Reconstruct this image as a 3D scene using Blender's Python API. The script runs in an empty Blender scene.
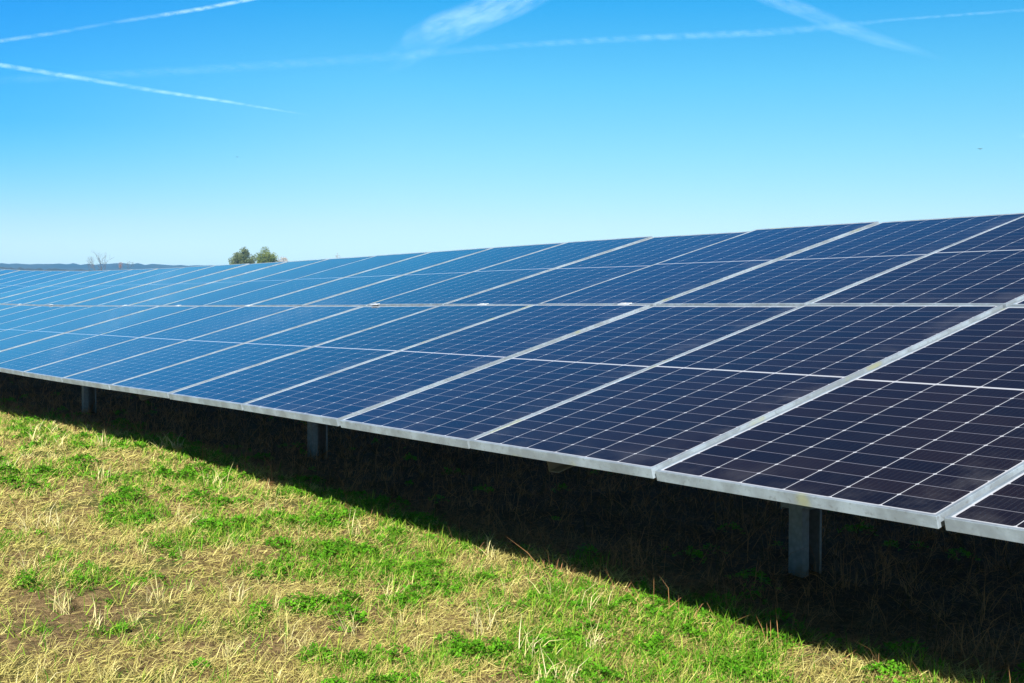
import bpy, math, random
import numpy as np
from mathutils import Vector, Matrix

R = math.radians
SC = bpy.context.scene
COL = SC.collection
random.seed(7)
rng = np.random.default_rng(11)

# ------------------------------------------------------------------ camera
CLEAR = 0.65                                  # lower panel edge above the grass
F_PX, CX, CY = 1261.0, 512.0, 341.5
PITCH, YAW, TILT = R(2.037), R(54.168), R(15.041)
CAM = Vector((1.9187, -2.7066, 0.5513 + CLEAR))
PITCH_X, LEN = 1.06, 1.9976                   # module pitch along the row, up the slope

cam_d = bpy.data.cameras.new('camera')
cam = bpy.data.objects.new('camera', cam_d)
COL.objects.link(cam)
cam.location = CAM
cam.rotation_euler = (R(90) - PITCH, 0, YAW)
cam_d.sensor_width = 36
cam_d.lens = F_PX / 1024 * 36
cam_d.clip_start = 0.05
cam_d.clip_end = 120000
SC.camera = cam


def pix_dir(x, y):
    r, up = (x - CX) / F_PX, -(y - CY) / F_PX
    a = math.cos(PITCH) + up * math.sin(PITCH)
    z = -math.sin(PITCH) + up * math.cos(PITCH)
    f = Vector((-math.sin(YAW), math.cos(YAW), 0))
    s = Vector((math.cos(YAW), math.sin(YAW), 0))
    return f * a + s * r + Vector((0, 0, z))


# ------------------------------------------------------------------ light
SUN = Vector((1.38, -1.12, 1.0)).normalized()
sun_d = bpy.data.lights.new('sun', 'SUN')
sun = bpy.data.objects.new('sun', sun_d)
COL.objects.link(sun)
sun_d.energy = 5.0
sun_d.angle = R(0.5)
sun_d.color = (1.0, 0.965, 0.91)
sun.rotation_euler = SUN.to_track_quat('Z', 'Y').to_euler()
sun.location = (5, -8, 12)

W = bpy.data.worlds.new('World')
SC.world = W
W.use_nodes = True
wn, wl = W.node_tree.nodes, W.node_tree.links
wn.clear()
sky = wn.new('ShaderNodeTexSky')
sky.sky_type = 'NISHITA'
sky.sun_disc = False
sky.sun_elevation = math.asin(SUN.z)
sky.sun_rotation = math.atan2(SUN.x, SUN.y)
sky.air_density = 0.6
sky.dust_density = 0.3
sky.ozone_density = 4.0
SKY_STRENGTH = 0.074
bg = wn.new('ShaderNodeBackground')
wo = wn.new('ShaderNodeOutputWorld')
bg.inputs[1].default_value = SKY_STRENGTH
# the camera's colour grade of this sky, by elevation: deep blue above, almost white at the horizon; unseen zenith warmed and set to light the shade
gtc = wn.new('ShaderNodeTexCoord')
gsx = wn.new('ShaderNodeSeparateXYZ')
wl.new(gtc.outputs['Generated'], gsx.inputs[0])
grd = wn.new('ShaderNodeValToRGB')
grd.color_ramp.interpolation = 'LINEAR'
GRADE = ((0.0, (1.15, 1.04, .88)), (.030, (1.2, 1.06, .86)), (.056, (1.17, 1.05, .82)), (.111, (.84, 1.15, .87)), (.165, (.53, 1.20, 1.02)),
         (.228, (.17, 1.09, 1.17)), (.32, (.11, .75, 1.05)), (.45, (.14, .36, .54)), (.65, (.34, .31, .33)), (1.0, (.40, .31, .27)))
els = grd.color_ramp.elements
els[0].position, els[1].position = GRADE[0][0], GRADE[-1][0]
for p, c in GRADE[1:-1]:
    els.new(p)
for i, (p, c) in enumerate(GRADE):
    els[i].color = (*(v / 1.25 for v in c), 1)
wl.new(gsx.outputs[2], grd.inputs[0])
gm = wn.new('ShaderNodeMix')
gm.data_type = 'RGBA'
gm.blend_type = 'MULTIPLY'
gm.inputs[0].default_value = 1
wl.new(sky.outputs[0], gm.inputs[6])
wl.new(grd.outputs[0], gm.inputs[7])
# polarised band: the sky turns a deeper blue towards the left, nearer to ninety degrees from the sun
pdot = wn.new('ShaderNodeVectorMath')
pdot.operation = 'DOT_PRODUCT'
pdot.inputs[1].default_value = (-.96, -.28, 0)
wl.new(gtc.outputs['Generated'], pdot.inputs[0])
pmr = wn.new('ShaderNodeMapRange')
pmr.interpolation_type = 'SMOOTHSTEP'
pmr.inputs[1].default_value, pmr.inputs[2].default_value = .66, .97
wl.new(pdot.outputs['Value'], pmr.inputs[0])
pol = wn.new('ShaderNodeMix')
pol.data_type = 'RGBA'
pol.inputs[6].default_value = (1, 1, 1, 1)
pol.inputs[7].default_value = (.20, .76, 1.12, 1)
pel = wn.new('ShaderNodeMapRange')
pel.inputs[1].default_value, pel.inputs[2].default_value = .04, .13
wl.new(gsx.outputs[2], pel.inputs[0])
pmu = wn.new('ShaderNodeMath')
pmu.operation = 'MULTIPLY'
wl.new(pmr.outputs[0], pmu.inputs[0])
wl.new(pel.outputs[0], pmu.inputs[1])
wl.new(pmu.outputs[0], pol.inputs[0])
gm2 = wn.new('ShaderNodeMix')
gm2.data_type = 'RGBA'
gm2.blend_type = 'MULTIPLY'
gm2.inputs[0].default_value = 1
wl.new(gm.outputs[2], gm2.inputs[6])
wl.new(pol.outputs[2], gm2.inputs[7])
wl.new(gm2.outputs[2], bg.inputs[0])
wl.new(bg.outputs[0], wo.inputs[0])

vs = SC.view_settings
vs.view_transform = 'Standard'
vs.look = 'None'
vs.exposure = 1.24
vs.gamma = 1.0
vs.use_curve_mapping = False
SC.render.engine = 'CYCLES'
SC.cycles.max_bounces = 8
SC.cycles.diffuse_bounces = 2
SC.cycles.transparent_max_bounces = 16
SC.cycles.use_denoising = True


# ------------------------------------------------------------------ helpers
def material(name):
    m = bpy.data.materials.new(name)
    m.use_nodes = True
    nt = m.node_tree
    return m, nt, nt.nodes['Principled BSDF']


def node(nt, t, **kw):
    n = nt.nodes.new(t)
    for k, v in kw.items():
        setattr(n, k, v)
    return n


def mth(nt, op, a, b=None, c=None):
    n = nt.nodes.new('ShaderNodeMath')
    n.operation = op
    for i, v in enumerate((a, b, c)):
        if v is None:
            continue
        if isinstance(v, (int, float)):
            n.inputs[i].default_value = v
        else:
            nt.links.new(v, n.inputs[i])
    return n.outputs[0]


def mixc(nt, f, a, b):
    n = nt.nodes.new('ShaderNodeMix')
    n.data_type = 'RGBA'
    for s, v in ((n.inputs[0], f), (n.inputs[6], a), (n.inputs[7], b)):
        if isinstance(v, (int, float)):
            s.default_value = v
        elif isinstance(v, tuple):
            s.default_value = (*v, 1)
        else:
            nt.links.new(v, s)
    return n.outputs[2]


def ramp(nt, fac, lo, hi):
    n = nt.nodes.new('ShaderNodeMapRange')
    n.interpolation_type = 'SMOOTHSTEP'
    nt.links.new(fac, n.inputs[0])
    n.inputs[1].default_value = lo
    n.inputs[2].default_value = hi
    return n.outputs[0]


def noise_tex(nt, scale, detail=4, rough=0.55, vec=None, dim='3D'):
    n = node(nt, 'ShaderNodeTexNoise', noise_dimensions=dim)
    n.inputs['Scale'].default_value = scale
    n.inputs['Detail'].default_value = detail
    n.inputs['Roughness'].default_value = rough
    if vec is not None:
        nt.links.new(vec, n.inputs['Vector'])
    return n.outputs[0]


class MB:
    def __init__(self):
        self.v, self.f, self.smooth = [], [], False

    def box(self, lo, hi, M=None):
        n = len(self.v)
        for z in (lo[2], hi[2]):
            for x, y in ((lo[0], lo[1]), (hi[0], lo[1]), (hi[0], hi[1]), (lo[0], hi[1])):
                p = Vector((x, y, z))
                self.v.append(tuple(M @ p if M else p))
        for q in ((3, 2, 1, 0), (4, 5, 6, 7), (0, 1, 5, 4), (1, 2, 6, 5), (2, 3, 7, 6), (3, 0, 4, 7)):
            self.f.append(tuple(n + i for i in q))

    def extrude(self, pts, h, M=None):
        """closed 2D outline (counter clockwise, local xy) extruded along local z"""
        n, k = len(self.v), len(pts)
        for z in (0, h):
            for x, y in pts:
                p = Vector((x, y, z))
                self.v.append(tuple(M @ p if M else p))
        for i in range(k):
            j = (i + 1) % k
            self.f.append((n + i, n + j, n + k + j, n + k + i))
        self.f.append(tuple(n + k + i for i in range(k)))
        self.f.append(tuple(n + i for i in reversed(range(k))))

    def tube(self, pts, rad, sides=6):
        n0 = len(self.v)
        for i, p in enumerate(pts):
            p = Vector(p)
            d = (Vector(pts[min(i + 1, len(pts) - 1)]) - Vector(pts[max(i - 1, 0)])).normalized()
            a = d.cross(Vector((0.3, 0.9, 0.2)) if abs(d.z) > .7 else Vector((0, 0, 1))).normalized()
            b = d.cross(a)
            for s in range(sides):
                t = 2 * math.pi * s / sides
                self.v.append(tuple(p + (a * math.cos(t) + b * math.sin(t)) * rad[i]))
        for i in range(len(pts) - 1):
            for s in range(sides):
                t = (s + 1) % sides
                a, b = n0 + i * sides, n0 + (i + 1) * sides
                self.f.append((a + s, a + t, b + t, b + s))
        self.f.append(tuple(n0 + s for s in reversed(range(sides))))
        e = n0 + (len(pts) - 1) * sides
        self.f.append(tuple(e + s for s in range(sides)))

    def mesh(self, name, mat):
        me = bpy.data.meshes.new(name)
        me.from_pydata(self.v, [], self.f)
        me.materials.append(mat)
        me.update()
        return me

    def build(self, name, mat, parent=None, bevel=0):
        o = bpy.data.objects.new(name, self.mesh(name, mat))
        COL.objects.link(o)
        if parent:
            o.parent = parent
        if bevel:
            b = o.modifiers.new('bevel', 'BEVEL')
            b.width = bevel
            b.segments = 2
            b.limit_method = 'ANGLE'
        return o


def tag(o, label=None, cat=None, group=None, kind=None):
    for k, v in (('label', label), ('category', cat), ('group', group), ('kind', kind)):
        if v:
            o[k] = v
    return o


def empty(name, loc=(0, 0, 0), rot=(0, 0, 0)):
    o = bpy.data.objects.new(name, None)
    COL.objects.link(o)
    o.location = loc
    o.rotation_euler = rot
    o.empty_display_size = 0.1
    return o


def np_mesh(name, verts, faces_flat, loop_start, loop_total, mat, color=None):
    me = bpy.data.meshes.new(name)
    me.vertices.add(len(verts))
    me.vertices.foreach_set('co', verts.astype(np.float32).ravel())
    me.loops.add(len(faces_flat))
    me.loops.foreach_set('vertex_index', faces_flat.astype(np.int32))
    me.polygons.add(len(loop_start))
    me.polygons.foreach_set('loop_start', loop_start.astype(np.int32))
    me.polygons.foreach_set('loop_total', loop_total.astype(np.int32))
    me.update(calc_edges=True)
    if color is not None:
        a = me.color_attributes.new('tint', 'FLOAT_COLOR', 'POINT')
        c = np.ones((len(verts), 4), np.float32)
        c[:, :3] = color
        a.data.foreach_set('color', c.ravel())
    me.materials.append(mat)
    o = bpy.data.objects.new(name, me)
    COL.objects.link(o)
    return o


# smooth value noise on the ground plane
_G = rng.random((256, 256))


def vnoise(x, y, s):
    x, y = np.asarray(x, float) / s + 100.3, np.asarray(y, float) / s + 57.7
    xi, yi = np.floor(x).astype(int), np.floor(y).astype(int)
    fx, fy = x - xi, y - yi
    fx, fy = fx * fx * (3 - 2 * fx), fy * fy * (3 - 2 * fy)
    g = lambda a, b: _G[a % 256, b % 256]
    return (g(xi, yi) * (1 - fx) * (1 - fy) + g(xi + 1, yi) * fx * (1 - fy)
            + g(xi, yi + 1) * (1 - fx) * fy + g(xi + 1, yi + 1) * fx * fy)


def row_rise(x):                               # the row follows a very slight swell of the land
    u = -x / PITCH_X / 10
    return 1.06 * (-0.109 * u * u + 0.05205 * u ** 3) if u > 0 else 0.0


def row_slope(x):
    return (row_rise(x + .05) - row_rise(x - .05)) / .1


def ground_z(x, y):
    x, y = np.asarray(x, float), np.asarray(y, float)
    swell = 0.13 * np.exp(-((x + 7.6) / 3.0) ** 2) * np.exp(-((y - 0.1) / 1.3) ** 2)
    near = np.exp(-((x / 40) ** 2 + (y / 40) ** 2))
    lumps = (vnoise(x, y, .9) - .5) * .05 + (vnoise(x + 9, y, .32) - .5) * .03 + (vnoise(x, y + 5, .12) - .5) * .012
    return swell + near * lumps - 0.03


# ------------------------------------------------------------------ ground
m_ground, nt, bs = material('soil_and_thatch')
geo = node(nt, 'ShaderNodeNewGeometry')
n1 = noise_tex(nt, 1.3, 5, .6, geo.outputs['Position'])
n2 = noise_tex(nt, 22, 6, .7, geo.outputs['Position'])
n3 = noise_tex(nt, 120, 3, .7, geo.outputs['Position'])
c = mixc(nt, ramp(nt, n2, .35, .65), (.085, .054, .025), (.27, .185, .085))
spy = node(nt, 'ShaderNodeSeparateXYZ')
nt.links.new(geo.outputs['Position'], spy.inputs[0])
c = mixc(nt, ramp(nt, n1, .50, .64), c, (.07, .09, .02))
c = mixc(nt, mth(nt, 'MULTIPLY', ramp(nt, n3, .5, .7), .5), c, (.32, .26, .12))
# bare dead soil beneath the array, coloured darker to deepen its shade
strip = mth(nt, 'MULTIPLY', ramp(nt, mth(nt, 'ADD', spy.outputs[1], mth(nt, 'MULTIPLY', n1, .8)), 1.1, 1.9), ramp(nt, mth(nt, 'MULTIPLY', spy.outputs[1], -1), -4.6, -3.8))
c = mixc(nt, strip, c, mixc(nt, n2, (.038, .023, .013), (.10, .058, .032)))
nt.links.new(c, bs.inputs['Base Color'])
bs.inputs['Roughness'].default_value = 1
bs.inputs['Specular IOR Level'].default_value = .1
bmp = node(nt, 'ShaderNodeBump')
bmp.inputs['Strength'].default_value = .8
bmp.inputs['Distance'].default_value = .03
nt.links.new(n2, bmp.inputs['Height'])
nt.links.new(bmp.outputs[0], bs.inputs['Normal'])


def axis(lo, hi, step, far):
    a = list(np.arange(lo, hi + 1e-6, step))
    d, p, q = step, a[0], a[-1]
    left, right = [], []
    while p > -far:
        d *= 1.22; p -= d; left.append(p)
    d = step
    while q < far:
        d *= 1.22; q += d; right.append(q)
    return np.array(left[::-1] + a + right)


gx, gy = axis(-16, 4, .06, 2400), axis(-3.5, 4.5, .06, 2400)
X, Y = np.meshgrid(gx, gy)
Z = ground_z(X, Y)
nx, ny = len(gx), len(gy)
idx = np.arange(nx * ny).reshape(ny, nx)
q = np.stack([idx[:-1, :-1], idx[:-1, 1:], idx[1:, 1:], idx[1:, :-1]], -1).reshape(-1, 4)
ground = np_mesh('ground', np.stack([X, Y, Z], -1).reshape(-1, 3), q.ravel(),
                 np.arange(len(q)) * 4, np.full(len(q), 4), m_ground)
ground.data.shade_smooth()
tag(ground, kind='structure')

# ------------------------------------------------------------------ hills far behind
m_hill, nt, bs = material('wooded_hill')
geo = node(nt, 'ShaderNodeNewGeometry')
n1 = noise_tex(nt, .012, 6, .6, geo.outputs['Position'])
c = mixc(nt, ramp(nt, n1, .4, .62), (.014, .028, .024), (.034, .042, .032))
nt.links.new(c, bs.inputs['Base Color'])
bs.inputs['Roughness'].default_value = 1


def hills(name, dist, x0, x1, crest, depth, wob, seed):
    """a ridge from picture column x0 to x1; crest(x) is its height in angle; real depth and flanks"""
    vs_, fs = [], []
    cols = np.linspace(x0, x1, 420)
    prof = [(-1, 0), (-.8, .12), (-.55, .45), (-.3, .8), (-.1, .97), (0, 1), (.15, .93), (.4, .6), (.8, .15), (1, 0)]
    for cx_ in cols:
        d = pix_dir(cx_, 296.6)
        d = Vector((d.x, d.y, 0)).normalized()
        hgt = crest(cx_) * dist + CAM.z + wob * (float(vnoise(cx_ * 3 + seed, seed, 14)) - .5) + .6 * wob * (float(vnoise(cx_ * 9 + seed, seed, 14)) - .5)
        for t, k in prof:
            p = Vector((CAM.x, CAM.y, 0)) + d * (dist + t * depth)
            vs_.append((p.x, p.y, -1 + (hgt + 1) * k * (1 + .06 * (float(vnoise(cx_ * 4 + seed, t * 40, 7)) - .5) * (abs(t) > .05))))
    k = len(prof)
    for i in range(len(cols) - 1):
        for j in range(k - 1):
            a = i * k + j
            fs.append((a, a + k, a + k + 1, a + 1))
    m = MB()
    m.v, m.f = vs_, fs
    o = m.build(name, m_hill)
    o.data.shade_smooth()
    tag(o, kind='structure')
    return o


hills('hills', 2200, -900, 2100, lambda x: min(1, (2100 - x) / 700, (x + 900) / 300) * (296.6 - 266.2 - 1.3 * math.sin(x / 34 + 1) * .5 + (1.5 if x < 60 else 0) * .2) / F_PX, 600, 2.2, 3)
hills('wooded_ridge', 1100, -800, 330, lambda x: min(1, (330 - x) / 190, (x + 800) / 300) * (296.6 - 269.6 - max(0, x) * .02) / F_PX, 250, 1.6, 31)

# ------------------------------------------------------------------ materials of the array
# anodised aluminium
m_alu, nt, bs = material('aluminium_frame')
tc = node(nt, 'ShaderNodeTexCoord')
oi = node(nt, 'ShaderNodeObjectInfo')
vadd = node(nt, 'ShaderNodeVectorMath', operation='ADD')
cmb = node(nt, 'ShaderNodeCombineXYZ')
nt.links.new(mth(nt, 'MULTIPLY', oi.outputs['Random'], 40), cmb.inputs[0])
nt.links.new(tc.outputs['Object'], vadd.inputs[0]); nt.links.new(cmb.outputs[0], vadd.inputs[1])
n1 = noise_tex(nt, 6, 5, .65, vadd.outputs[0])
n2 = noise_tex(nt, 60, 4, .6, vadd.outputs[0])
c = mixc(nt, ramp(nt, n1, .36, .60), (.33, .40, .455), (.22, .26, .29))
c = mixc(nt, mth(nt, 'MULTIPLY', ramp(nt, n2, .55, .70), .6), c, (.15, .165, .17))
n4 = noise_tex(nt, 3.2, 3, .6, vadd.outputs[0])
c = mixc(nt, mth(nt, 'MULTIPLY', ramp(nt, n4, .60, .68), .55), c, (.34, .35, .16))
nt.links.new(c, bs.inputs['Base Color'])
bs.inputs['Metallic'].default_value = .3
bs.inputs['Roughness'].default_value = .36

m_clamp, nt, bs = material('bright_clamp')
bs.inputs['Base Color'].default_value = (.6, .62, .63, 1)
bs.inputs['Metallic'].default_value = .3
bs.inputs['Roughness'].default_value = .35

m_back, nt, bs = material('white_backsheet')
bs.inputs['Base Color'].default_value = (.7, .7, .7, 1)
bs.inputs['Roughness'].default_value = .6

m_black, nt, bs = material('black_plastic')
bs.inputs['Base Color'].default_value = (.02, .02, .02, 1)
bs.inputs['Roughness'].default_value = .5

# galvanised steel
m_steel, nt, bs = material('galvanised_steel')
tc = node(nt, 'ShaderNodeTexCoord')
vo = node(nt, 'ShaderNodeTexVoronoi')
vo.inputs['Scale'].default_value = 45
nt.links.new(tc.outputs['Object'], vo.inputs['Vector'])
n1 = noise_tex(nt, 9, 5, .6, tc.outputs['Object'])
c = mixc(nt, mth(nt, 'MULTIPLY', vo.outputs['Distance'], .9), (.22, .225, .235), (.13, .135, .14))
c = mixc(nt, mth(nt, 'MULTIPLY', ramp(nt, n1, .47, .66), .7), c, (.17, .135, .10))
nt.links.new(c, bs.inputs['Base Color'])
bs.inputs['Metallic'].default_value = .3
bs.inputs['Roughness'].default_value = .5

m_brown_steel, nt, bs = material('bounce_tinted_steel')
tc = node(nt, 'ShaderNodeTexCoord')
c = mixc(nt, noise_tex(nt, 7, 5, .65, tc.outputs['Object']), (.13, .10, .075), (.27, .23, .18))  # brown of light bounced off the ground, put into the rafter colour
nt.links.new(c, bs.inputs['Base Color'])
bs.inputs['Roughness'].default_value = .7

# half-cut monocrystalline cells behind glass; UV is in metres on the laminate
FR = 0.0115                                     # frame lip width
PW, PL = PITCH_X - .0175, LEN - .014            # module outer size
LW, LL = PW - 2 * FR, PL - 2 * FR              # visible laminate
m_cell, nt, bs = material('solar_cells')
uv = node(nt, 'ShaderNodeUVMap')
sx = node(nt, 'ShaderNodeSeparateXYZ')
nt.links.new(uv.outputs[0], sx.inputs[0])
px, py = sx.outputs[0], sx.outputs[1]
MX, MY, MIDG = .005, .006, .011                # white margins, gap across the middle
cw = (LW - 2 * MX) / 6
chh = (LL - 2 * MY - MIDG) / 24
ax = mth(nt, 'DIVIDE', mth(nt, 'SUBTRACT', px, MX), cw)
up_half = mth(nt, 'GREATER_THAN', py, LL / 2)
yy = mth(nt, 'SUBTRACT', mth(nt, 'SUBTRACT', py, MY), mth(nt, 'MULTIPLY', up_half, MIDG))
ay = mth(nt, 'DIVIDE', yy, chh)


def edge_dist(a, size):
    f = mth(nt, 'FRACT', a)
    d = mth(nt, 'MINIMUM', f, mth(nt, 'SUBTRACT', 1.0, f))
    return mth(nt, 'MULTIPLY', d, size)


dx, dy = edge_dist(ax, cw), edge_dist(ay, chh)
lx = mth(nt, 'LESS_THAN', dx, .0015)
ly = mth(nt, 'LESS_THAN', dy, .0012)
corner = mth(nt, 'LESS_THAN', mth(nt, 'ADD', dx, dy), .0072)
mid = mth(nt, 'LESS_THAN', mth(nt, 'ABSOLUTE', mth(nt, 'SUBTRACT', py, LL / 2)), MIDG / 2 + .001)
out = mth(nt, 'MAXIMUM', mth(nt, 'LESS_THAN', px, MX), mth(nt, 'GREATER_THAN', px, LW - MX))
out = mth(nt, 'MAXIMUM', out, mth(nt, 'MAXIMUM', mth(nt, 'LESS_THAN', py, MY), mth(nt, 'GREATER_THAN', py, LL - MY)))
bright = mth(nt, 'MAXIMUM', mth(nt, 'MAXIMUM', lx, corner), mth(nt, 'MAXIMUM', mid, out))
# bus bars: nine thin silver ribbons per cell
bf = mth(nt, 'FRACT', mth(nt, 'MULTIPLY', ax, 9))
bus = mth(nt, 'LESS_THAN', mth(nt, 'ABSOLUTE', mth(nt, 'SUBTRACT', bf, .5)), .025)
# every cell and every module has a slightly different tone
fl = node(nt, 'ShaderNodeCombineXYZ')
oi = node(nt, 'ShaderNodeObjectInfo')
nt.links.new(mth(nt, 'FLOOR', ax), fl.inputs[0])
nt.links.new(mth(nt, 'FLOOR', ay), fl.inputs[1])
nt.links.new(mth(nt, 'MULTIPLY', oi.outputs['Random'], 91), fl.inputs[2])
wnz = node(nt, 'ShaderNodeTexWhiteNoise', noise_dimensions='3D')
nt.links.new(fl.outputs[0], wnz.inputs['Vector'])
cell = mixc(nt, wnz.outputs['Value'], (.0050, .0044, .0082), (.0105, .0066, .0076))
cell = mixc(nt, mth(nt, 'MULTIPLY', bus, .2), cell, (.18, .18, .20))
cell = mixc(nt, mth(nt, 'MULTIPLY', ly, .5), cell, (.34, .34, .39))
cell = mixc(nt, bright, cell, (.44, .45, .48))
# thin dust film, thicker along the lower edge
shift = node(nt, 'ShaderNodeVectorMath', operation='ADD')
nt.links.new(uv.outputs[0], shift.inputs[0]); nt.links.new(fl.outputs[0], shift.inputs[1])
cz = node(nt, 'ShaderNodeCombineXYZ')
nt.links.new(mth(nt, 'ADD', px, mth(nt, 'MULTIPLY', oi.outputs['Random'], 37)), cz.inputs[0])
nt.links.new(py, cz.inputs[1])
nd = noise_tex(nt, 5, 6, .65, cz.outputs[0])
low = ramp(nt, mth(nt, 'MULTIPLY', py, -1), -.22, 0)
right = ramp(nt, px, LW - .22, LW)
edge = mth(nt, 'MAXIMUM', mth(nt, 'MULTIPLY', low, .5), mth(nt, 'MULTIPLY', right, .7))
dust = mth(nt, 'MULTIPLY', ramp(nt, nd, .42, .75), mth(nt, 'MULTIPLY_ADD', edge, .17, .006))
cell = mixc(nt, dust, cell, (.34, .33, .33))
nt.links.new(cell, bs.inputs['Base Color'])
bs.inputs['Roughness'].default_value = .55
bs.inputs['Specular IOR Level'].default_value = .0
bs.inputs['Coat Weight'].default_value = 1
bs.inputs['Coat IOR'].default_value = 1.45
nt.links.new(mth(nt, 'MULTIPLY_ADD', dust, .5, .05), bs.inputs['Coat Roughness'])

# ------------------------------------------------------------------ one module, then copies
FD = .034                                      # frame depth


def module_proto():
    root = empty('solar_panel')
    a, L_ = PW / 2, PL
    f = MB()
    f.box((-a, 0, -FD), (a, FR, 0))
    f.box((-a, L_ - FR, -FD), (a, L_, 0))
    f.box((-a, FR, -FD), (-a + FR, L_ - FR, 0))
    f.box((a - FR, FR, -FD), (a, L_ - FR, 0))
    for s in (0, 1):                            # inner return flange of the frame
        y0, y1 = (FR, .032) if s == 0 else (L_ - .032, L_ - FR)
        f.box((-a + FR, y0, -FD), (a - FR, y1, -FD + .002))
    f.build('frame', m_alu, root, bevel=.0011)
    g = MB()
    t = .0016
    g.box((-a + FR, FR, -.0068), (a - FR, L_ - FR, -t))
    o = g.build('cell_glass', m_cell, root)
    me = o.data
    me.materials.append(m_back)
    uvl = me.uv_layers.new(name='UVMap')
    for p in me.polygons:
        if p.normal.z < -.5:
            p.material_index = 1
        for li in p.loop_indices:
            v = me.vertices[me.loops[li].vertex_index].co
            uvl.data[li].uv = (v.x + a - FR, v.y - FR)
    j = MB()
    j.box((-.05, L_ / 2 - .03, -.024), (.05, L_ / 2 + .03, -.0068))
    j.build('junction_box', m_black, root)
    return root


proto = module_proto()
used = False


def copy_tree(o, parent=None):
    c_ = o.copy()
    COL.objects.link(c_)
    if parent:
        c_.parent = parent
    for ch in list(o.children):
        copy_tree(ch, c_)
    return c_


ORD = ['first', 'second', 'third', 'fourth', 'fifth', 'sixth', 'seventh', 'eighth', 'ninth', 'tenth', 'eleventh', 'twelfth',
       'thirteenth', 'fourteenth', 'fifteenth', 'sixteenth', 'seventeenth', 'eighteenth', 'nineteenth', 'twentieth',
       'twenty-first', 'twenty-second', 'twenty-third', 'twenty-fourth', 'twenty-fifth', 'twenty-sixth', 'twenty-seventh']
clampsU = {3: .22, 4: .54, 5: .87, 7: .98, 9: .56, 11: .05, 13: .69, 15: .07}
LOWER, UPPER = range(-3, 18), range(-3, 25)


def tone(i, row):
    k = i + (0 if row == 0 else -3)
    return ('near-black' if k < 2 else 'dark navy' if k < 4 else 'deep blue' if k < 7 else 'mid blue' if k < 11 else 'light sky-blue')


def panel_label(i, row):
    if row == 0:
        if i == -1:
            return 'near-black solar panel cut off by the right edge, its lower frame corner in view'
        if i < -1:
            return 'solar panel of the lower row %s place beyond the right edge of the photo' % ORD[-i - 2]
        if i == 0:
            return 'near-black solar panel with large sharp cells, directly above the nearest steel post'
        if i > 15:
            return 'solar panel of the lower row, %s place beyond the left edge of the photo' % ORD[i - 16]
        return '%s solar panel in the lower row, %s column from the right edge' % (tone(i, 0), ORD[i + 1])
    if i < 0:
        return 'solar panel of the upper row, %s place beyond the right edge of the photo' % ORD[-i - 1]
    if i > 22:
        return 'solar panel of the upper row, %s place beyond the left edge of the photo' % ORD[i - 23]
    if i == 0:
        return 'sliver of a dark panel at the right edge, just above the middle gap'
    return '%s solar panel in the upper row, %s column from the right edge' % (tone(i, 1), ORD[i])


for row, cols_ in ((0, LOWER), (1, UPPER)):
    for i in cols_:
        o = proto if not used else copy_tree(proto)
        used = True
        xc = -(i + .5) * PITCH_X
        if i >= 3:
            xc -= .010
        if i >= 6:
            xc -= .008
        v0 = .0 if row == 0 else LEN + .007
        jt = rng.normal(0, 1, 4)
        o.location = (xc + .002 * jt[0], v0 * math.cos(TILT), CLEAR + v0 * math.sin(TILT) + row_rise(xc) + .0018 * jt[3])
        o.rotation_euler = (TILT + R(.10) * jt[1], -math.atan(row_slope(xc)) + R(.14) * jt[2], 0)
        tag(o, panel_label(i, row), 'solar panel', 'solar panels of the long two-row array')
        if row == 1 and i in clampsU:           # mid clamp bridging the gap to the lower row
            cm = MB()
            cxl = (.5 - clampsU[i]) * PITCH_X
            cm.box((cxl - .045, -.022, .0005), (cxl + .045, .011, .005))
            cm.box((cxl - .007, -.012, .005), (cxl + .007, .001, .008))
            cm.build('clamp', m_clamp, o, bevel=.0015)

# ------------------------------------------------------------------ support frames
POST_Y = 1.47
ca, sa = math.cos(TILT), math.sin(TILT)


def c_section(w, d, lip, t, rear=.014):
    """lipped channel open towards +x; w across x, d across y"""
    return [(w, -d / 2), (w, -d / 2 + lip), (w - t, -d / 2 + lip), (w - t, -d / 2 + t), (t, -d / 2 + t), (t, d / 2 - t),
            (w - t, d / 2 - t), (w - t, d / 2 - rear), (w, d / 2 - rear), (w, d / 2), (0, d / 2), (0, -d / 2)]


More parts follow.
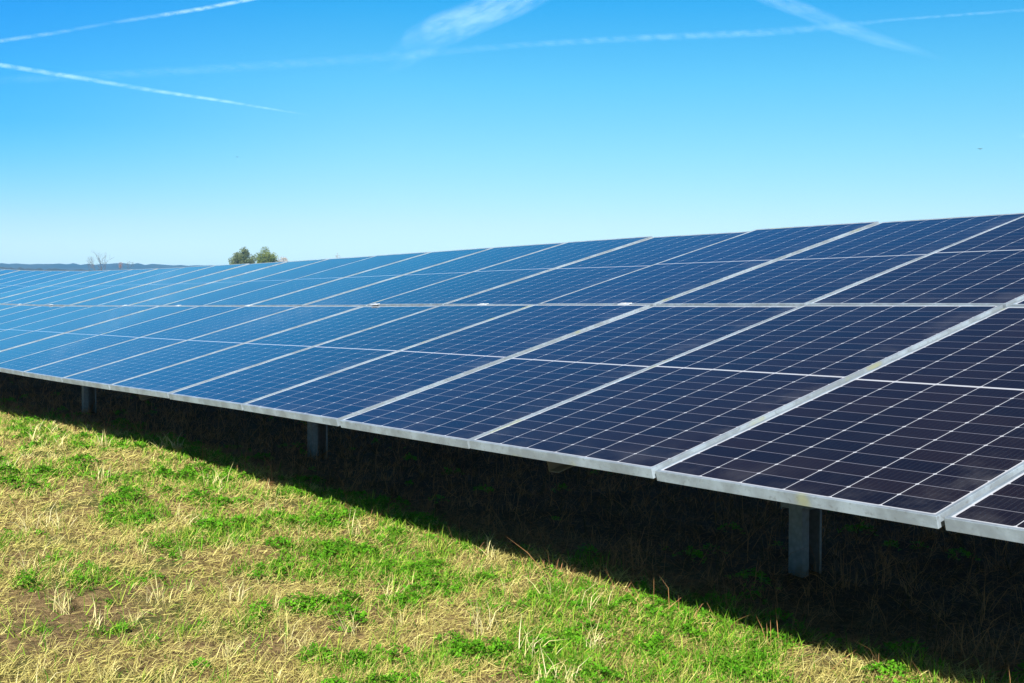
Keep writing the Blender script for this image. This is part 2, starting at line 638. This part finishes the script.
def support_frame(x, y, label, x_lo, x_hi):
    zr = row_rise(x)
    root = empty('support_frame', (x, y, float(ground_z(x, y)) - .02))
    base = root.location.z
    under = lambda yy, off: CLEAR + zr + yy * math.tan(TILT) - off / ca   # height of the panel plane at yy less off
    top = under(y, FD + .10 + .02)
    p = MB()
    sec = c_section(.078, .130, .046, .0035)
    p.extrude(sec, top - base + .35, Matrix.Translation((-.039, 0, -.35)))
    p.build('post', m_steel, root, bevel=.002)
    # brace clamp low on the post
    zb = .30
    b = MB()
    b.box((-.085, .0655, zb), (.085, .0715, zb + .075))
    b.box((-.085, -.066, zb), (-.079, .0655, zb + .075))
    b.box((-.079, -.066, zb + .01), (-.0395, -.060, zb + .075))
    b.box((.085, -.066, zb + .022), (.091, .0715, zb + .075))
    b.box((.0395, -.0715, zb + .022), (.091, -.066, zb + .075))
    br = b.build('bracket', m_steel, root)
    for xs in (-.062, .062):
        bl = MB()
        bl.tube([(xs, -.076, zb + .05), (xs, -.056, zb + .05)], [.008, .008], 6)
        bl.build('bolt', m_steel, br)
    # rafter under the purlins, to the left of the post
    M = Matrix.Translation((-.19, -y, CLEAR + zr - base)) @ Matrix.Rotation(TILT, 4, 'X')
    r = MB()
    y0, y1 = .30 / ca, 2 * LEN - .30
    z1 = -(FD + .105)
    h, w, t = .095, .06, .0035
    r.box((-w, y0, z1 - h), (-w + t, y1, z1), M)
    r.box((-w + t, y0, z1 - t), (0, y1, z1), M)
    r.box((-w + t, y0, z1 - h), (0, y1, z1 - h + t), M)
    r.build('rafter', m_brown_steel, root)
    # cross head joining post and rafter
    hd = MB()
    hd.box((-.24, -.0715, top - base - .03), (.05, -.0655, top - base + .04))
    hd.build('head_plate', m_steel, root)
    # diagonal brace from the clamp up to the rear of the rafter
    d = MB()
    yb = 2.7 - y
    d.tube([(-.12, .06, zb + .04), (-.12, yb, under(2.7, FD + .20) - base)], [.02, .02], 8)
    d.build('brace', m_steel, root)
    for v in (.42, LEN - .42, LEN + .42, 2 * LEN - .42):
        pm = MB()
        for (a0, b0, a1, b1) in ((-.03, -.1, .03, -.097), (-.03, -.097, -.027, -.003), (-.03, -.003, .03, 0)):
            p0 = Matrix.Rotation(TILT, 4, 'X')
            MM = Matrix.Translation((0, -y, CLEAR + zr - base)) @ p0
            pm.box((x_lo - x, v + a0, -FD - .002 + b0), (x_hi - x, v + a1, -FD - .002 + b1), MM)
        pm.build('purlin', m_steel, root)
    tag(root, label, 'support post', 'steel posts under the solar array')
    return root


frames = [(-1.825, 1.60, 'galvanised steel support post nearest the camera, below the near-black panels', -4.15, 3.1),
          (-6.56, 1.62, 'grey steel support post in the middle distance with a small side bracket', -9.0, -4.16),
          (-11.5, 1.46, 'small dark support post farthest left, near the left end of the shadow', -25.5, -9.01)]
for a in frames:
    support_frame(*a)

# ------------------------------------------------------------------ grass
m_blade, nt, bs = material('grass_blades')
at = node(nt, 'ShaderNodeAttribute', attribute_name='tint')
nt.links.new(at.outputs['Color'], bs.inputs['Base Color'])
bs.inputs['Roughness'].default_value = .6
bs.inputs['Specular IOR Level'].default_value = .08
trl = node(nt, 'ShaderNodeBsdfTranslucent')
nt.links.new(at.outputs['Color'], trl.inputs[0])
mx = node(nt, 'ShaderNodeMixShader')
mx.inputs[0].default_value = .25
nt.links.new(bs.outputs[0], mx.inputs[1]); nt.links.new(trl.outputs[0], mx.inputs[2])
nt.links.new(mx.outputs[0], nt.nodes['Material Output'].inputs[0])

fwd = np.array([-math.sin(YAW), math.cos(YAW)])
sid = np.array([math.cos(YAW), math.sin(YAW)])


def ground_px(x, y):
    d = pix_dir(x, y)
    t = -CAM.z / d.z
    return CAM.x + t * d.x, CAM.y + t * d.y


# green and bare patches of this field
GREEN = [((250, 490), 1.1, .8), ((330, 540), .7, .8), ((60, 440), 1.2, .5), ((160, 470), 1.0, .6), ((560, 590), .8, .7), ((700, 640), .6, .7),
         ((430, 560), .7, .7), ((480, 660), .5, .8), ((630, 610), .5, .5), ((340, 650), .25, .6), ((40, 660), .25, .5), ((800, 660), .5, .6), ((600, 680), .5, .7)]
DRY = [((80, 590), .6, 1.0), ((200, 620), .6, .8), ((20, 520), .8, .7), ((120, 540), .5, .5), ((380, 620), .35, .7), ((260, 665), .4, .8), ((120, 670), .4, .6), ((520, 560), .3, .5)]
BARE = [((105, 622), .42, 1.2), ((60, 598), .35, 1.1), ((270, 645), .3, .8), ((160, 580), .3, .7), ((20, 640), .3, .7), ((350, 600), .25, .6)]


def patch(x, y, L_):
    s = np.zeros_like(x)
    for (p, r, k) in L_:
        cx_, cy_ = ground_px(*p)
        s += k * np.exp(-((x - cx_) ** 2 + (y - cy_) ** 2) / (2 * (r * .6) ** 2))
    return s


def greenness(x, y):
    g = .49 + .8 * (vnoise(x, y, .55) - .5) + 1.25 * (vnoise(x + 31, y, .21) - .5) + .8 * (vnoise(x, y + 17, .075) - .5)
    g = g + .34 * patch(x, y, GREEN) - .45 * patch(x, y, DRY)
    return g - .8 * np.clip((y - .72 - .45 * np.clip((-x - 3) / 6, 0, 1)) / .35, 0, 1)


def scatter(rho0, falloff=1.5, lo=.0, ymax=4.6):
    """points on the ground, thinning with distance from the photographer"""
    area = 27.0 * (ymax + 3.6)
    n = int(rho0 * area)
    x = rng.uniform(-23, 4, n)
    y = rng.uniform(-3.6, ymax, n)
    rx, ry = x - CAM.x, y - CAM.y
    d = rx * fwd[0] + ry * fwd[1]
    s = rx * sid[0] + ry * sid[1]
    D = np.hypot(rx, ry)
    keep = (d > 2.4) & (np.abs(s) < d * .406 * 1.22 + .5) & (rng.random(n) < np.minimum(1, (4.2 / D) ** falloff))
    return x[keep], y[keep], D[keep]


def blades(name, x, y, length, width, lean, az, color, kind_label=None, z0=0, curl=.4, join=None):
    """two-segment tapered blades as one numpy batch -> (verts, colour)"""
    n = len(x)
    z = ground_z(x, y) + z0
    base = np.stack([x, y, z], -1)
    h = np.stack([np.cos(az), np.sin(az), np.zeros(n)], -1)
    up = np.array([0, 0, 1.0])
    l1 = lean
    l2 = np.clip(lean + curl * rng.random(n), -2, 1.75)
    d1 = h * np.sin(l1)[:, None] + up * np.cos(l1)[:, None]
    d2 = h * np.sin(l2)[:, None] + up * np.cos(l2)[:, None]
    roll = rng.uniform(0, math.pi, n)
    sd = np.stack([-np.sin(az), np.cos(az), np.zeros(n)], -1)
    nrm = np.cross(d1, sd)
    sd = sd * np.cos(roll * .4)[:, None] + nrm * np.sin(roll * .4)[:, None]
    w = (width / 2)[:, None]
    m = base + d1 * (length * .55)[:, None]
    t = m + d2 * (length * .45)[:, None]
    V = np.stack([base - sd * w, base + sd * w, m - sd * w * .85, m + sd * w * .85, t], 1)
    return V.reshape(-1, 3), np.repeat(color, 5, 0)


def blade_object(name, batches, mat):
    V = np.concatenate([b[0] for b in batches])
    C = np.concatenate([b[1] for b in batches])
    n = len(V) // 5
    o = np.arange(n)[:, None] * 5
    f = np.concatenate([o + 0, o + 1, o + 3, o + 2, o + 2, o + 3, o + 4], 1).ravel()
    ls = np.stack([np.arange(n) * 7, np.arange(n) * 7 + 4], 1).ravel()
    lt = np.tile([4, 3], n)
    return np_mesh(name, V, f, ls, lt, mat, C)


def tints(n, a, b, v=.18):
    t = rng.random((n, 1))
    c_ = np.array(a) * (1 - t) + np.array(b) * t
    return c_ * rng.uniform(1 - v, 1 + v, (n, 1))


STRAW_A, STRAW_B, BROWN = (.60, .54, .19), (.42, .36, .10), (.16, .105, .038)
GREEN_A, GREEN_B, LIME = (.055, .17, .008), (.12, .27, .015), (.33, .40, .055)

# lying straw
x, y, D = scatter(14500, 1.5)
bare = patch(x, y, BARE)
g = greenness(x, y)
k = rng.random(len(x)) < np.clip(1.15 - .9 * bare - .6 * np.clip(g - .35, 0, 1), .12, 1) * (1 - .75 * np.clip((y - .8) / .4, 0, 1)) * np.clip(.15 + 1.5 * vnoise(x + 3, y + 8, .13), .1, 1)
x, y, D, g = x[k], y[k], D[k], g[k]
n = len(x)
big = np.clip(D / 5, 1, 2.0)
col = tints(n, STRAW_A, STRAW_B)
br = rng.random(n) < .25 + .6 * (y > .9)
col[br] = tints(br.sum(), BROWN, STRAW_B)
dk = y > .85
col[dk] = tints(dk.sum(), (.34, .18, .085), (.14, .078, .036))  # straw under the panels painted darker and browner for the shade
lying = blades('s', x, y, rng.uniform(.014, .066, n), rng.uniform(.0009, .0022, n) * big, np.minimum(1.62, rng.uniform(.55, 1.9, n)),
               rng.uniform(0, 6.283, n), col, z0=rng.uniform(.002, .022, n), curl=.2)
# stubble tufts
tx, ty, TD = scatter(30, .9)
tuft = []
for X0, Y0, D0 in zip(tx, ty, TD):
    kk = int(rng.integers(4, 15))
    a = rng.uniform(0, 6.283, kk)
    r_ = rng.random(kk) * .018
    gg = float(greenness(np.array([X0]), np.array([Y0]))[0])
    ln = rng.uniform(.03, .085, kk) * (.6 + .7 * rng.random())
    cc = tints(kk, (.62, .56, .27), STRAW_A)
    if gg > .62 or (rng.random() < .2):
        cc = tints(kk, GREEN_B, LIME)
    if Y0 > .72:                                # stubble under the panels, recoloured dead brown to keep the shade dark
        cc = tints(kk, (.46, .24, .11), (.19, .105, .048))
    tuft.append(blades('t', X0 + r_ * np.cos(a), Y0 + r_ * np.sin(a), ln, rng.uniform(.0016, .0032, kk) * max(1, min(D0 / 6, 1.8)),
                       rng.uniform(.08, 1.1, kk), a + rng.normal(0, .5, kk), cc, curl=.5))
tx, ty, TD = scatter(5, .8)
for X0, Y0, D0 in zip(tx, ty, TD):
    if Y0 > .7:
        continue
    kk = int(rng.integers(9, 26))
    a = rng.uniform(0, 6.283, kk)
    cc = tints(kk, (.70, .63, .36), STRAW_A) if rng.random() < .6 else tints(kk, GREEN_A, LIME)
    tuft.append(blades('t', X0 + rng.normal(0, .022, kk), Y0 + rng.normal(0, .022, kk), rng.uniform(.05, .17, kk),
                       rng.uniform(.0016, .0034, kk) * max(1, min(D0 / 6, 1.8)), rng.uniform(.05, .9, kk), a, cc, curl=.8))
o = blade_object('dry_grass', [lying] + tuft, m_blade)
tag(o, 'pale straw and stubble lying over the whole field', 'dry grass', kind='stuff')

# green blades
x, y, D = scatter(7000, 1.45)
g = greenness(x, y)
k = rng.random(len(x)) < np.clip((g - .42) * 1.7, .03, .8) * (y < .9)
x, y, D, g = x[k], y[k], D[k], g[k]
n = len(x)
col = tints(n, GREEN_A, GREEN_B)
lm = rng.random(n) < .25
col[lm] = tints(lm.sum(), GREEN_B, LIME)
green = blades('g', x, y, rng.uniform(.03, .10, n), rng.uniform(.002, .0042, n) * np.clip(D / 5, 1, 2.0), rng.uniform(.1, 1.25, n),
               rng.uniform(0, 6.283, n), col, curl=.7)
o = blade_object('green_grass', [green], m_blade)
tag(o, 'short bright green grass growing in patches between the straw', 'grass', kind='stuff')

# clover: three round leaflets on a stalk
x, y, D = scatter(2600, 1.4)
g = greenness(x, y)
k = rng.random(len(x)) < np.clip((g - .6) * 2.2, 0, .6)
x, y, D = x[k], y[k], D[k]
hz = rng.uniform(.008, .03, len(x)) + ground_z(x, y)
# domed clumps, each of many small leaves
cxs, cys, CD = scatter(75, .75)
gc = greenness(cxs, cys)
k = rng.random(len(cxs)) < np.clip((gc - .32) * 1.8, .02, .95)
XS, YS, DS, HS = [x], [y], [D], [hz]
for X0, Y0, D0 in zip(cxs[k], cys[k], CD[k]):
    rc = rng.uniform(.025, .085) * (1 + .5 * (rng.random() < .2))
    m_ = int(3300 * rc * rc * min(1, (5 / D0) ** 1.3) * 3.14 * rng.uniform(.6, 1.3)) + 4
    a_ = rng.uniform(0, 6.283, m_)
    q_ = np.sqrt(rng.random(m_)) * (1 + .35 * np.sin(a_ * 3 + rng.uniform(0, 6)))
    xx, yy_ = X0 + rc * q_ * np.cos(a_), Y0 + rc * q_ * np.sin(a_) * rng.uniform(.6, 1)
    XS.append(xx); YS.append(yy_); DS.append(np.full(m_, D0))
    HS.append(ground_z(xx, yy_) + .006 + (.012 + .42 * rc) * np.clip(1.1 - q_ ** 2, .1, 1.1) * rng.uniform(.55, 1.05, m_))
x, y, D, hz = (np.concatenate(v_) for v_ in (XS, YS, DS, HS))
n = len(x)
sz = rng.uniform(.005, .0092, n) * np.clip(D / 6, 1, 1.8)
rot = rng.uniform(0, 6.283, n)
ti = rng.normal(0, .35, (n, 2))
V, C = [], []
col = tints(n, (.05, .19, .007), (.115, .30, .014), .28)
for l in range(3):
    a = rot + l * 2.094
    ex = np.stack([np.cos(a), np.sin(a)], -1)
    ey = np.stack([-np.sin(a), np.cos(a)], -1)
    for (u_, w_) in ((0.1, 0), (.7, -.62), (1.35, -.45), (1.5, 0), (1.35, .45), (.7, .62)):
        p = ex * (u_ * sz)[:, None] + ey * (w_ * sz)[:, None]
        z = hz + p[:, 0] * ti[:, 0] + p[:, 1] * ti[:, 1] + .25 * u_ * sz
        V.append(np.stack([x + p[:, 0], y + p[:, 1], z], -1))
V = np.stack(V, 1).reshape(-1, 3)
nf = n * 3
o = np_mesh('clover', V, np.arange(nf * 6), np.arange(nf) * 6, np.full(nf, 6), m_blade, np.repeat(col, 18, 0))
tag(o, 'bright green clover carpet in dense patches on the sunny grass', 'clover', kind='stuff')

# tall withered weeds in the shade under the panels
x, y, D = scatter(150, .9)
k = (y > .55) & (rng.random(len(x)) < .9)
x, y, D = x[k], y[k], D[k]
B = []
for X0, Y0, D0 in zip(x, y, D):
    kk = int(rng.integers(2, 6))
    a = rng.uniform(0, 6.283, kk)
    ln = rng.uniform(.06, .26, kk) * (.4 + .8 * rng.random())
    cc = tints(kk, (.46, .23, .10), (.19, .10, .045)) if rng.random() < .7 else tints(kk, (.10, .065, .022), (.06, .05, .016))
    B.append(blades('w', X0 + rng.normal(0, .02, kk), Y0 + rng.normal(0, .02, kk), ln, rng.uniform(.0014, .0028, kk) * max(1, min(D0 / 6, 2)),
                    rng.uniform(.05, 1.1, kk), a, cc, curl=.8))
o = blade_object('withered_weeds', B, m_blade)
tag(o, 'tall brown withered weeds in the shadow under the solar panels', 'weeds', kind='stuff')

# ------------------------------------------------------------------ trees beyond the array
m_leaf, nt, bs = material('tree_leaves')
at = node(nt, 'ShaderNodeAttribute', attribute_name='tint')
nt.links.new(at.outputs['Color'], bs.inputs['Base Color'])
bs.inputs['Roughness'].default_value = .7
bs.inputs['Specular IOR Level'].default_value = .2
m_bark, nt, bs = material('bark')
tc = node(nt, 'ShaderNodeTexCoord')
c = mixc(nt, noise_tex(nt, 6, 5, .6, tc.outputs['Object']), (.055, .055, .055), (.10, .098, .095))
nt.links.new(c, bs.inputs['Base Color'])
bs.inputs['Roughness'].default_value = .9


def tree(name, px_x, dist, height, cr, ch_, colA, colB, nleaf, label, cat='tree', leaf=.34, group=None):
    d = pix_dir(px_x, 296.6)
    d = Vector((d.x, d.y, 0)).normalized()
    loc = Vector((CAM.x, CAM.y, 0)) + d * dist
    root = empty(name, (loc.x, loc.y, -.1))
    t = MB()
    rnd = random.Random(int(px_x * 10))
    wob = [Vector((rnd.uniform(-.1, .1), rnd.uniform(-.1, .1), 0)) * i * .3 for i in range(6)]
    pts = [Vector((0, 0, height * .72 * i / 5)) + wob[i] for i in range(6)]
    t.tube(pts, [.028 * height * (1 - .16 * i) for i in range(6)], 8)
    tips = []
    for i in range(16):
        h0 = height * (.25 + .45 * i / 16)
        a = i * 2.4 + rnd.random()
        e = Vector((math.cos(a) * cr * .75, math.sin(a) * cr * .75, h0 + height * rnd.uniform(.1, .28)))
        s = Vector((0, 0, h0))
        t.tube([s, (s + e) / 2 + Vector((0, 0, -.2)), e], [.009 * height, .006 * height, .002 * height], 5)
        tips.append(e)
    t.build('trunk', m_bark, root)
    if nleaf:
        cz = height - ch_ / 2
        cl = []
        while len(cl) < 40:
            p = Vector((rnd.uniform(-1, 1), rnd.uniform(-1, 1), rnd.uniform(-1, 1)))
            if .35 < p.length < .92:
                cl.append((Vector((p.x * cr, p.y * cr, cz + p.z * ch_ / 2)), rnd.uniform(.26, .44) * cr, rnd.random()))
        nl = nleaf
        ci = rng.integers(0, len(cl), nl)
        cen = np.array([tuple(cl[i][0]) for i in range(len(cl))])[ci]
        rad = np.array([cl[i][1] for i in range(len(cl))])[ci]
        tn = np.array([cl[i][2] for i in range(len(cl))])[ci]
        dv = rng.normal(0, 1, (nl, 3))
        dv /= np.linalg.norm(dv, axis=1)[:, None]
        pos = cen + dv * (rad * rng.random(nl) ** .45)[:, None]
        A = rng.normal(0, 1, (nl, 3)); A /= np.linalg.norm(A, axis=1)[:, None]
        Bv = np.cross(A, rng.normal(0, 1, (nl, 3))); Bv /= np.linalg.norm(Bv, axis=1)[:, None]
        s = (leaf * rng.uniform(.5, 1.1, nl) / 2)[:, None]
        V = np.stack([pos - A * s, pos + Bv * s * .6, pos + A * s, pos - Bv * s * .6], 1).reshape(-1, 3)
        f_ = np.clip(tn * .7 + rng.random(nl) * .5, 0, 1)[:, None]
        cc = np.array(colA) * (1 - f_) + np.array(colB) * f_
        cr_o = np_mesh('crown', V, np.arange(nl * 4), np.arange(nl) * 4, np.full(nl, 4), m_leaf, np.repeat(cc, 4, 0))
        cr_o.parent = root
    tag(root, label, cat, group)
    return root


def bare_tree(px_x, dist, height, label, tone_=None):
    d = pix_dir(px_x, 296.6)
    d = Vector((d.x, d.y, 0)).normalized()
    loc = Vector((CAM.x, CAM.y, 0)) + d * dist
    t = MB()
    rnd = random.Random(5 + int(px_x))

    def grow(p, dv, ln, r_, depth):
        e = p + dv * ln
        t.tube([p, p.lerp(e, .5) + Vector((rnd.uniform(-.05, .05) * ln, rnd.uniform(-.05, .05) * ln, 0)), e], [r_, r_ * .85, r_ * .65], 5)
        if depth == 0:
            return
        for _ in range(3 if depth > 1 else 2):
            ax_ = Vector((rnd.uniform(-1, 1), rnd.uniform(-1, 1), rnd.uniform(-.1, .9))).normalized()
            grow(e, (dv * 1.0 + ax_ * .62).normalized(), ln * rnd.uniform(.55, .8), r_ * .55, depth - 1)
    grow(Vector((0, 0, 0)), Vector((.0, 0, 1)), height * .36, height * .016, 5)
    o = t.build('bare_tree', m_bark)
    o.location = (loc.x, loc.y, -.1)
    tag(o, label, 'tree')


GT = 'trees beyond the solar array'
tree('broadleaf_tree', 243, 300, 12.2, 2.95, 8.5, (.035, .05, .02), (.105, .13, .045), 15000, 'grey-green round tree, left of the pair above the array', group=GT)
tree('broadleaf_tree', 267, 310, 12.7, 3.2, 8.8, (.04, .065, .012), (.155, .19, .035), 17000, 'yellow-green tree, right of the pair above the array', group=GT)
tree('broadleaf_tree', 281, 320, 11.8, 2.2, 6.0, (.22, .17, .13), (.34, .28, .22), 2600, 'thin russet half-bare tree beside the yellow-green tree', leaf=.28, group=GT)
tree('broadleaf_tree', 338, 330, 12.6, 0.8, 3.0, (.20, .20, .18), (.27, .25, .22), 160, 'tiny grey treetop peeping over the panels right of the tree pair', leaf=.25, group=GT)
bare_tree(101, 420, 15.2, 'leafless grey tree standing alone above the far hill line at left')
tree('broadleaf_tree', 121, 420, 12.4, .75, 2.2, (.20, .10, .06), (.26, .15, .10), 220, 'tiny red-brown autumn treetop on the hill line right of the leafless tree', leaf=.3, group=GT)
tree('broadleaf_tree', 130.5, 440, 13.2, 1.4, 2.6, (.05, .06, .06), (.09, .10, .09), 160, 'faint grey-green treetop just right of the tiny red-brown one', leaf=.3, group=GT)
tree('broadleaf_tree', 92, 440, 12.9, 1.6, 2.4, (.05, .06, .065), (.09, .095, .1), 100, 'faint low grey treetop just left of the leafless tree', leaf=.3, group=GT)

# ------------------------------------------------------------------ birds
m_bird, nt, bs = material('dark_feathers')
bs.inputs['Base Color'].default_value = (.02, .02, .022, 1)


def bird(px, py, dist, span, label):
    d = pix_dir(px, py).normalized()
    p = CAM + d * dist
    root = empty('bird', p, (0, .2, YAW + 1.0))
    b = MB()
    k = span
    b.tube([(-.30 * k, 0, 0), (-.2 * k, 0, .01 * k), (-.05 * k, 0, .02 * k), (.12 * k, 0, .01 * k), (.22 * k, 0, .02 * k), (.30 * k, 0, .01 * k)],
           [.012 * k, .035 * k, .075 * k, .07 * k, .05 * k, .008 * k], 8)
    b.build('body', m_bird, root)
    for s in (-1, 1):
        w = MB()
        o2 = [(.10, 0), (.13, .2), (.04, .5), (-.02, .48), (-.06, .2), (-.08, 0)]
        zz = [0, .08, .12, .12, .08, 0]
        for dz in (0, .012 * k):
            for (xx, yy_), z_ in zip(o2, zz):
                w.v.append((xx * k, s * yy_ * k, z_ * k + dz))
        w.f = [tuple(range(6)), tuple(range(11, 5, -1))] + [(i, (i + 1) % 6, 6 + (i + 1) % 6, 6 + i) for i in range(6)]
        w.build('wing', m_bird, root)
    tag(root, label, 'bird', 'distant birds')


bird(980, 149, 150, .6, 'tiny dark bird in the open sky above the right end of the array')
bird(237, 157, 170, .42, 'tiny faint bird in the sky above the pair of green trees')


# ------------------------------------------------------------------ contrails and cirrus, high over the land
def vapour(name, strength, sx_, sy_, lo, hi, seed):
    m, nt, bs = material(name)
    nt.nodes.remove(bs)
    uvn = node(nt, 'ShaderNodeUVMap')
    mp = node(nt, 'ShaderNodeMapping')
    mp.inputs['Scale'].default_value = (sx_, sy_, 1)
    mp.inputs['Location'].default_value = (seed, seed * .7, 0)
    nt.links.new(uvn.outputs[0], mp.inputs[0])
    nz = noise_tex(nt, 1.0, 7, .62, mp.outputs[0])
    at = node(nt, 'ShaderNodeAttribute', attribute_name='tint')
    lw = node(nt, 'ShaderNodeLayerWeight')
    lw.inputs[0].default_value = .5
    core = mth(nt, 'POWER', mth(nt, 'SUBTRACT', 1.0, lw.outputs['Facing']), 2.6)
    d = mth(nt, 'MULTIPLY', mth(nt, 'MULTIPLY', ramp(nt, nz, lo, hi), core), mth(nt, 'MULTIPLY', at.outputs['Fac'], strength))
    d = mth(nt, 'MINIMUM', d, 1.0)
    colr = node(nt, 'ShaderNodeCombineColor')
    for i in range(3):
        nt.links.new(d, colr.inputs[i])
    df = node(nt, 'ShaderNodeBsdfDiffuse')
    nt.links.new(colr.outputs[0], df.inputs[0])
    tr = node(nt, 'ShaderNodeBsdfTransparent')
    ad = node(nt, 'ShaderNodeAddShader')
    nt.links.new(df.outputs[0], ad.inputs[0]); nt.links.new(tr.outputs[0], ad.inputs[1])
    nt.links.new(ad.outputs[0], nt.nodes['Material Output'].inputs[0])
    return m


ALT = 3000.0


def contrail(name, pts, mat, label, cat='contrail', sides=16):
    """pts: (x, y, half width px, density): a round vapour trail lying at one altitude"""
    P = []
    for i in range(len(pts) - 1):
        for s in np.linspace(0, 1, 9)[:-1]:
            P.append(tuple(np.array(pts[i]) * (1 - s) + np.array(pts[i + 1]) * s))
    P.append(tuple(pts[-1]))
    cen, rad, den = [], [], []
    for (x_, y_, w_, dn) in P:
        d = pix_dir(x_, y_)
        t = (ALT - CAM.z) / d.z
        cen.append(CAM + d * t)
        rad.append(w_ / F_PX * t)
        den.append(dn)
    v, f, uvv, col = [], [], [], []
    ln = 0
    for i, c_ in enumerate(cen):
        d = (cen[min(i + 1, len(cen) - 1)] - cen[max(i - 1, 0)]).normalized()
        a = d.cross(Vector((0, 0, 1))).normalized()
        b = a.cross(d)
        if i:
            ln += abs(P[i][0] - P[i - 1][0]) + abs(P[i][1] - P[i - 1][1])
        for s in range(sides):
            t = 2 * math.pi * s / sides
            v.append(tuple(c_ + (a * math.cos(t) + b * math.sin(t)) * rad[i]))
            uvv.append((ln / 10, (math.sin(t) * .5 + .5) * P[i][2] / 5 + (3 if math.cos(t) > 0 else 0) * 0))
            col.append(den[i])
    n = len(cen)
    for i in range(n - 1):
        for s in range(sides):
            t = (s + 1) % sides
            f.append((i * sides + s, i * sides + t, (i + 1) * sides + t, (i + 1) * sides + s))
    f.append(tuple(range(sides))[::-1])
    f.append(tuple((n - 1) * sides + s for s in range(sides)))
    m = MB(); m.v, m.f = v, f
    o = m.build(name, mat)
    me = o.data
    ul = me.uv_layers.new(name='UVMap')
    for p in me.polygons:
        for li in p.loop_indices:
            ul.data[li].uv = uvv[me.loops[li].vertex_index]
    at_ = me.color_attributes.new('tint', 'FLOAT_COLOR', 'POINT')
    at_.data.foreach_set('color', np.repeat(np.array(col, np.float32)[:, None], 4, 1).ravel())
    me.shade_smooth()
    tag(o, label, cat)
    return o


v_thin = vapour('thin_vapour', .27, 1.3, 1.8, .28, .66, 1.3)
v_soft = vapour('soft_vapour', .058, 1.0, 1.8, .30, .75, 5.1)
v_wisp = vapour('wispy_cirrus', .86, .30, 1.3, .16, .72, 9.4)
GC = 'contrails and wisps in the blue sky'
for nm, pts, mt, lb, ct in (
    ('contrail', [(-60, 51, 2.5, 0), (0, 41, 2.6, .55), (55, 33, 2.6, .45), (110, 23, 2.2, .15), (150, 17, 2.6, .5), (200, 9, 2.5, 1), (252, -1, 2.6, 1), (300, -11, 2.6, 0)], v_thin,
     'thin contrail crossing the top left corner of the sky', 'contrail'),
    ('contrail', [(-80, 52, 3.4, 0), (0, 65, 2.9, .8), (80, 78, 2.8, .75), (150, 90, 2.5, .7), (230, 102, 1.9, .7), (265, 108, 1.4, .6), (312, 115.5, 1, 0)], v_thin,
     'white contrail slanting down to a fine point at left', 'contrail'),
    ('contrail', [(-60, 86, 6, 0), (0, 80, 6, .25), (130, 74, 6, .4), (290, 64, 6, .4), (400, 56, 6, .3), (520, 45, 4, .4), (640, 38, 4.5, .5), (760, 33, 5, .6), (830, 27, 5, .4),
                  (890, 20, 2, .5), (1024, 10, 2, .5), (1100, 4, 2, 0)], v_soft,
     'long faint contrail running across the whole sky', 'contrail'),
    ('cirrus_cloud', [(590, -42, 16, 0), (545, -13, 16, .6), (518, 0, 17, .9), (478, 16, 18, 1), (440, 31, 19, 1.1), (420, 42, 19, 1.1), (402, 55, 15, .9), (386, 66, 9, .4), (374, 76, 5, 0)], v_wisp,
     'feathery white cirrus wisp at the top, left of the middle', 'cloud'),
    ('contrail', [(715, -26, 8, 0), (770, -2, 9, .6), (805, 11, 9, .6), (840, 26, 9, .5), (880, 40, 7, .4), (915, 50, 5, .2), (945, 60, 3, 0)], v_wisp,
     'broad ragged contrail at the upper right', 'contrail'),
    ('cirrus_cloud', [(1008, 134.5, 1, 0), (1020, 136, 3, .7), (1040, 137, 5, .9), (1070, 138, 4, 0)], v_soft,
     'small pale cloud wisp at the right edge above the panels', 'cloud'),
    ('cirrus_cloud', [(-40, 99, 8, 0), (30, 114, 9, .28), (70, 126, 7, .22), (110, 134, 4, 0)], v_soft,
     'very faint cloud streak at the left edge below the slanting contrail', 'cloud')):
    tag(contrail(nm, pts, mt, lb, ct), group=GC)

# ------------------------------------------------------------------ air
m_haze = bpy.data.materials.new('haze')
m_haze.use_nodes = True
nt = m_haze.node_tree
nt.nodes.clear()
pv = nt.nodes.new('ShaderNodeVolumePrincipled')
pv.inputs['Color'].default_value = (.15, .53, 1, 1)
pv.inputs['Density'].default_value = .00024
mo = nt.nodes.new('ShaderNodeOutputMaterial')
nt.links.new(pv.outputs[0], mo.inputs['Volume'])
hz_ = MB()
hz_.box((-3300, -3300, -2.5), (3300, 3300, 66))
o = hz_.build('haze', m_haze)
tag(o, 'pale blue air over the far hills', 'haze', kind='stuff')
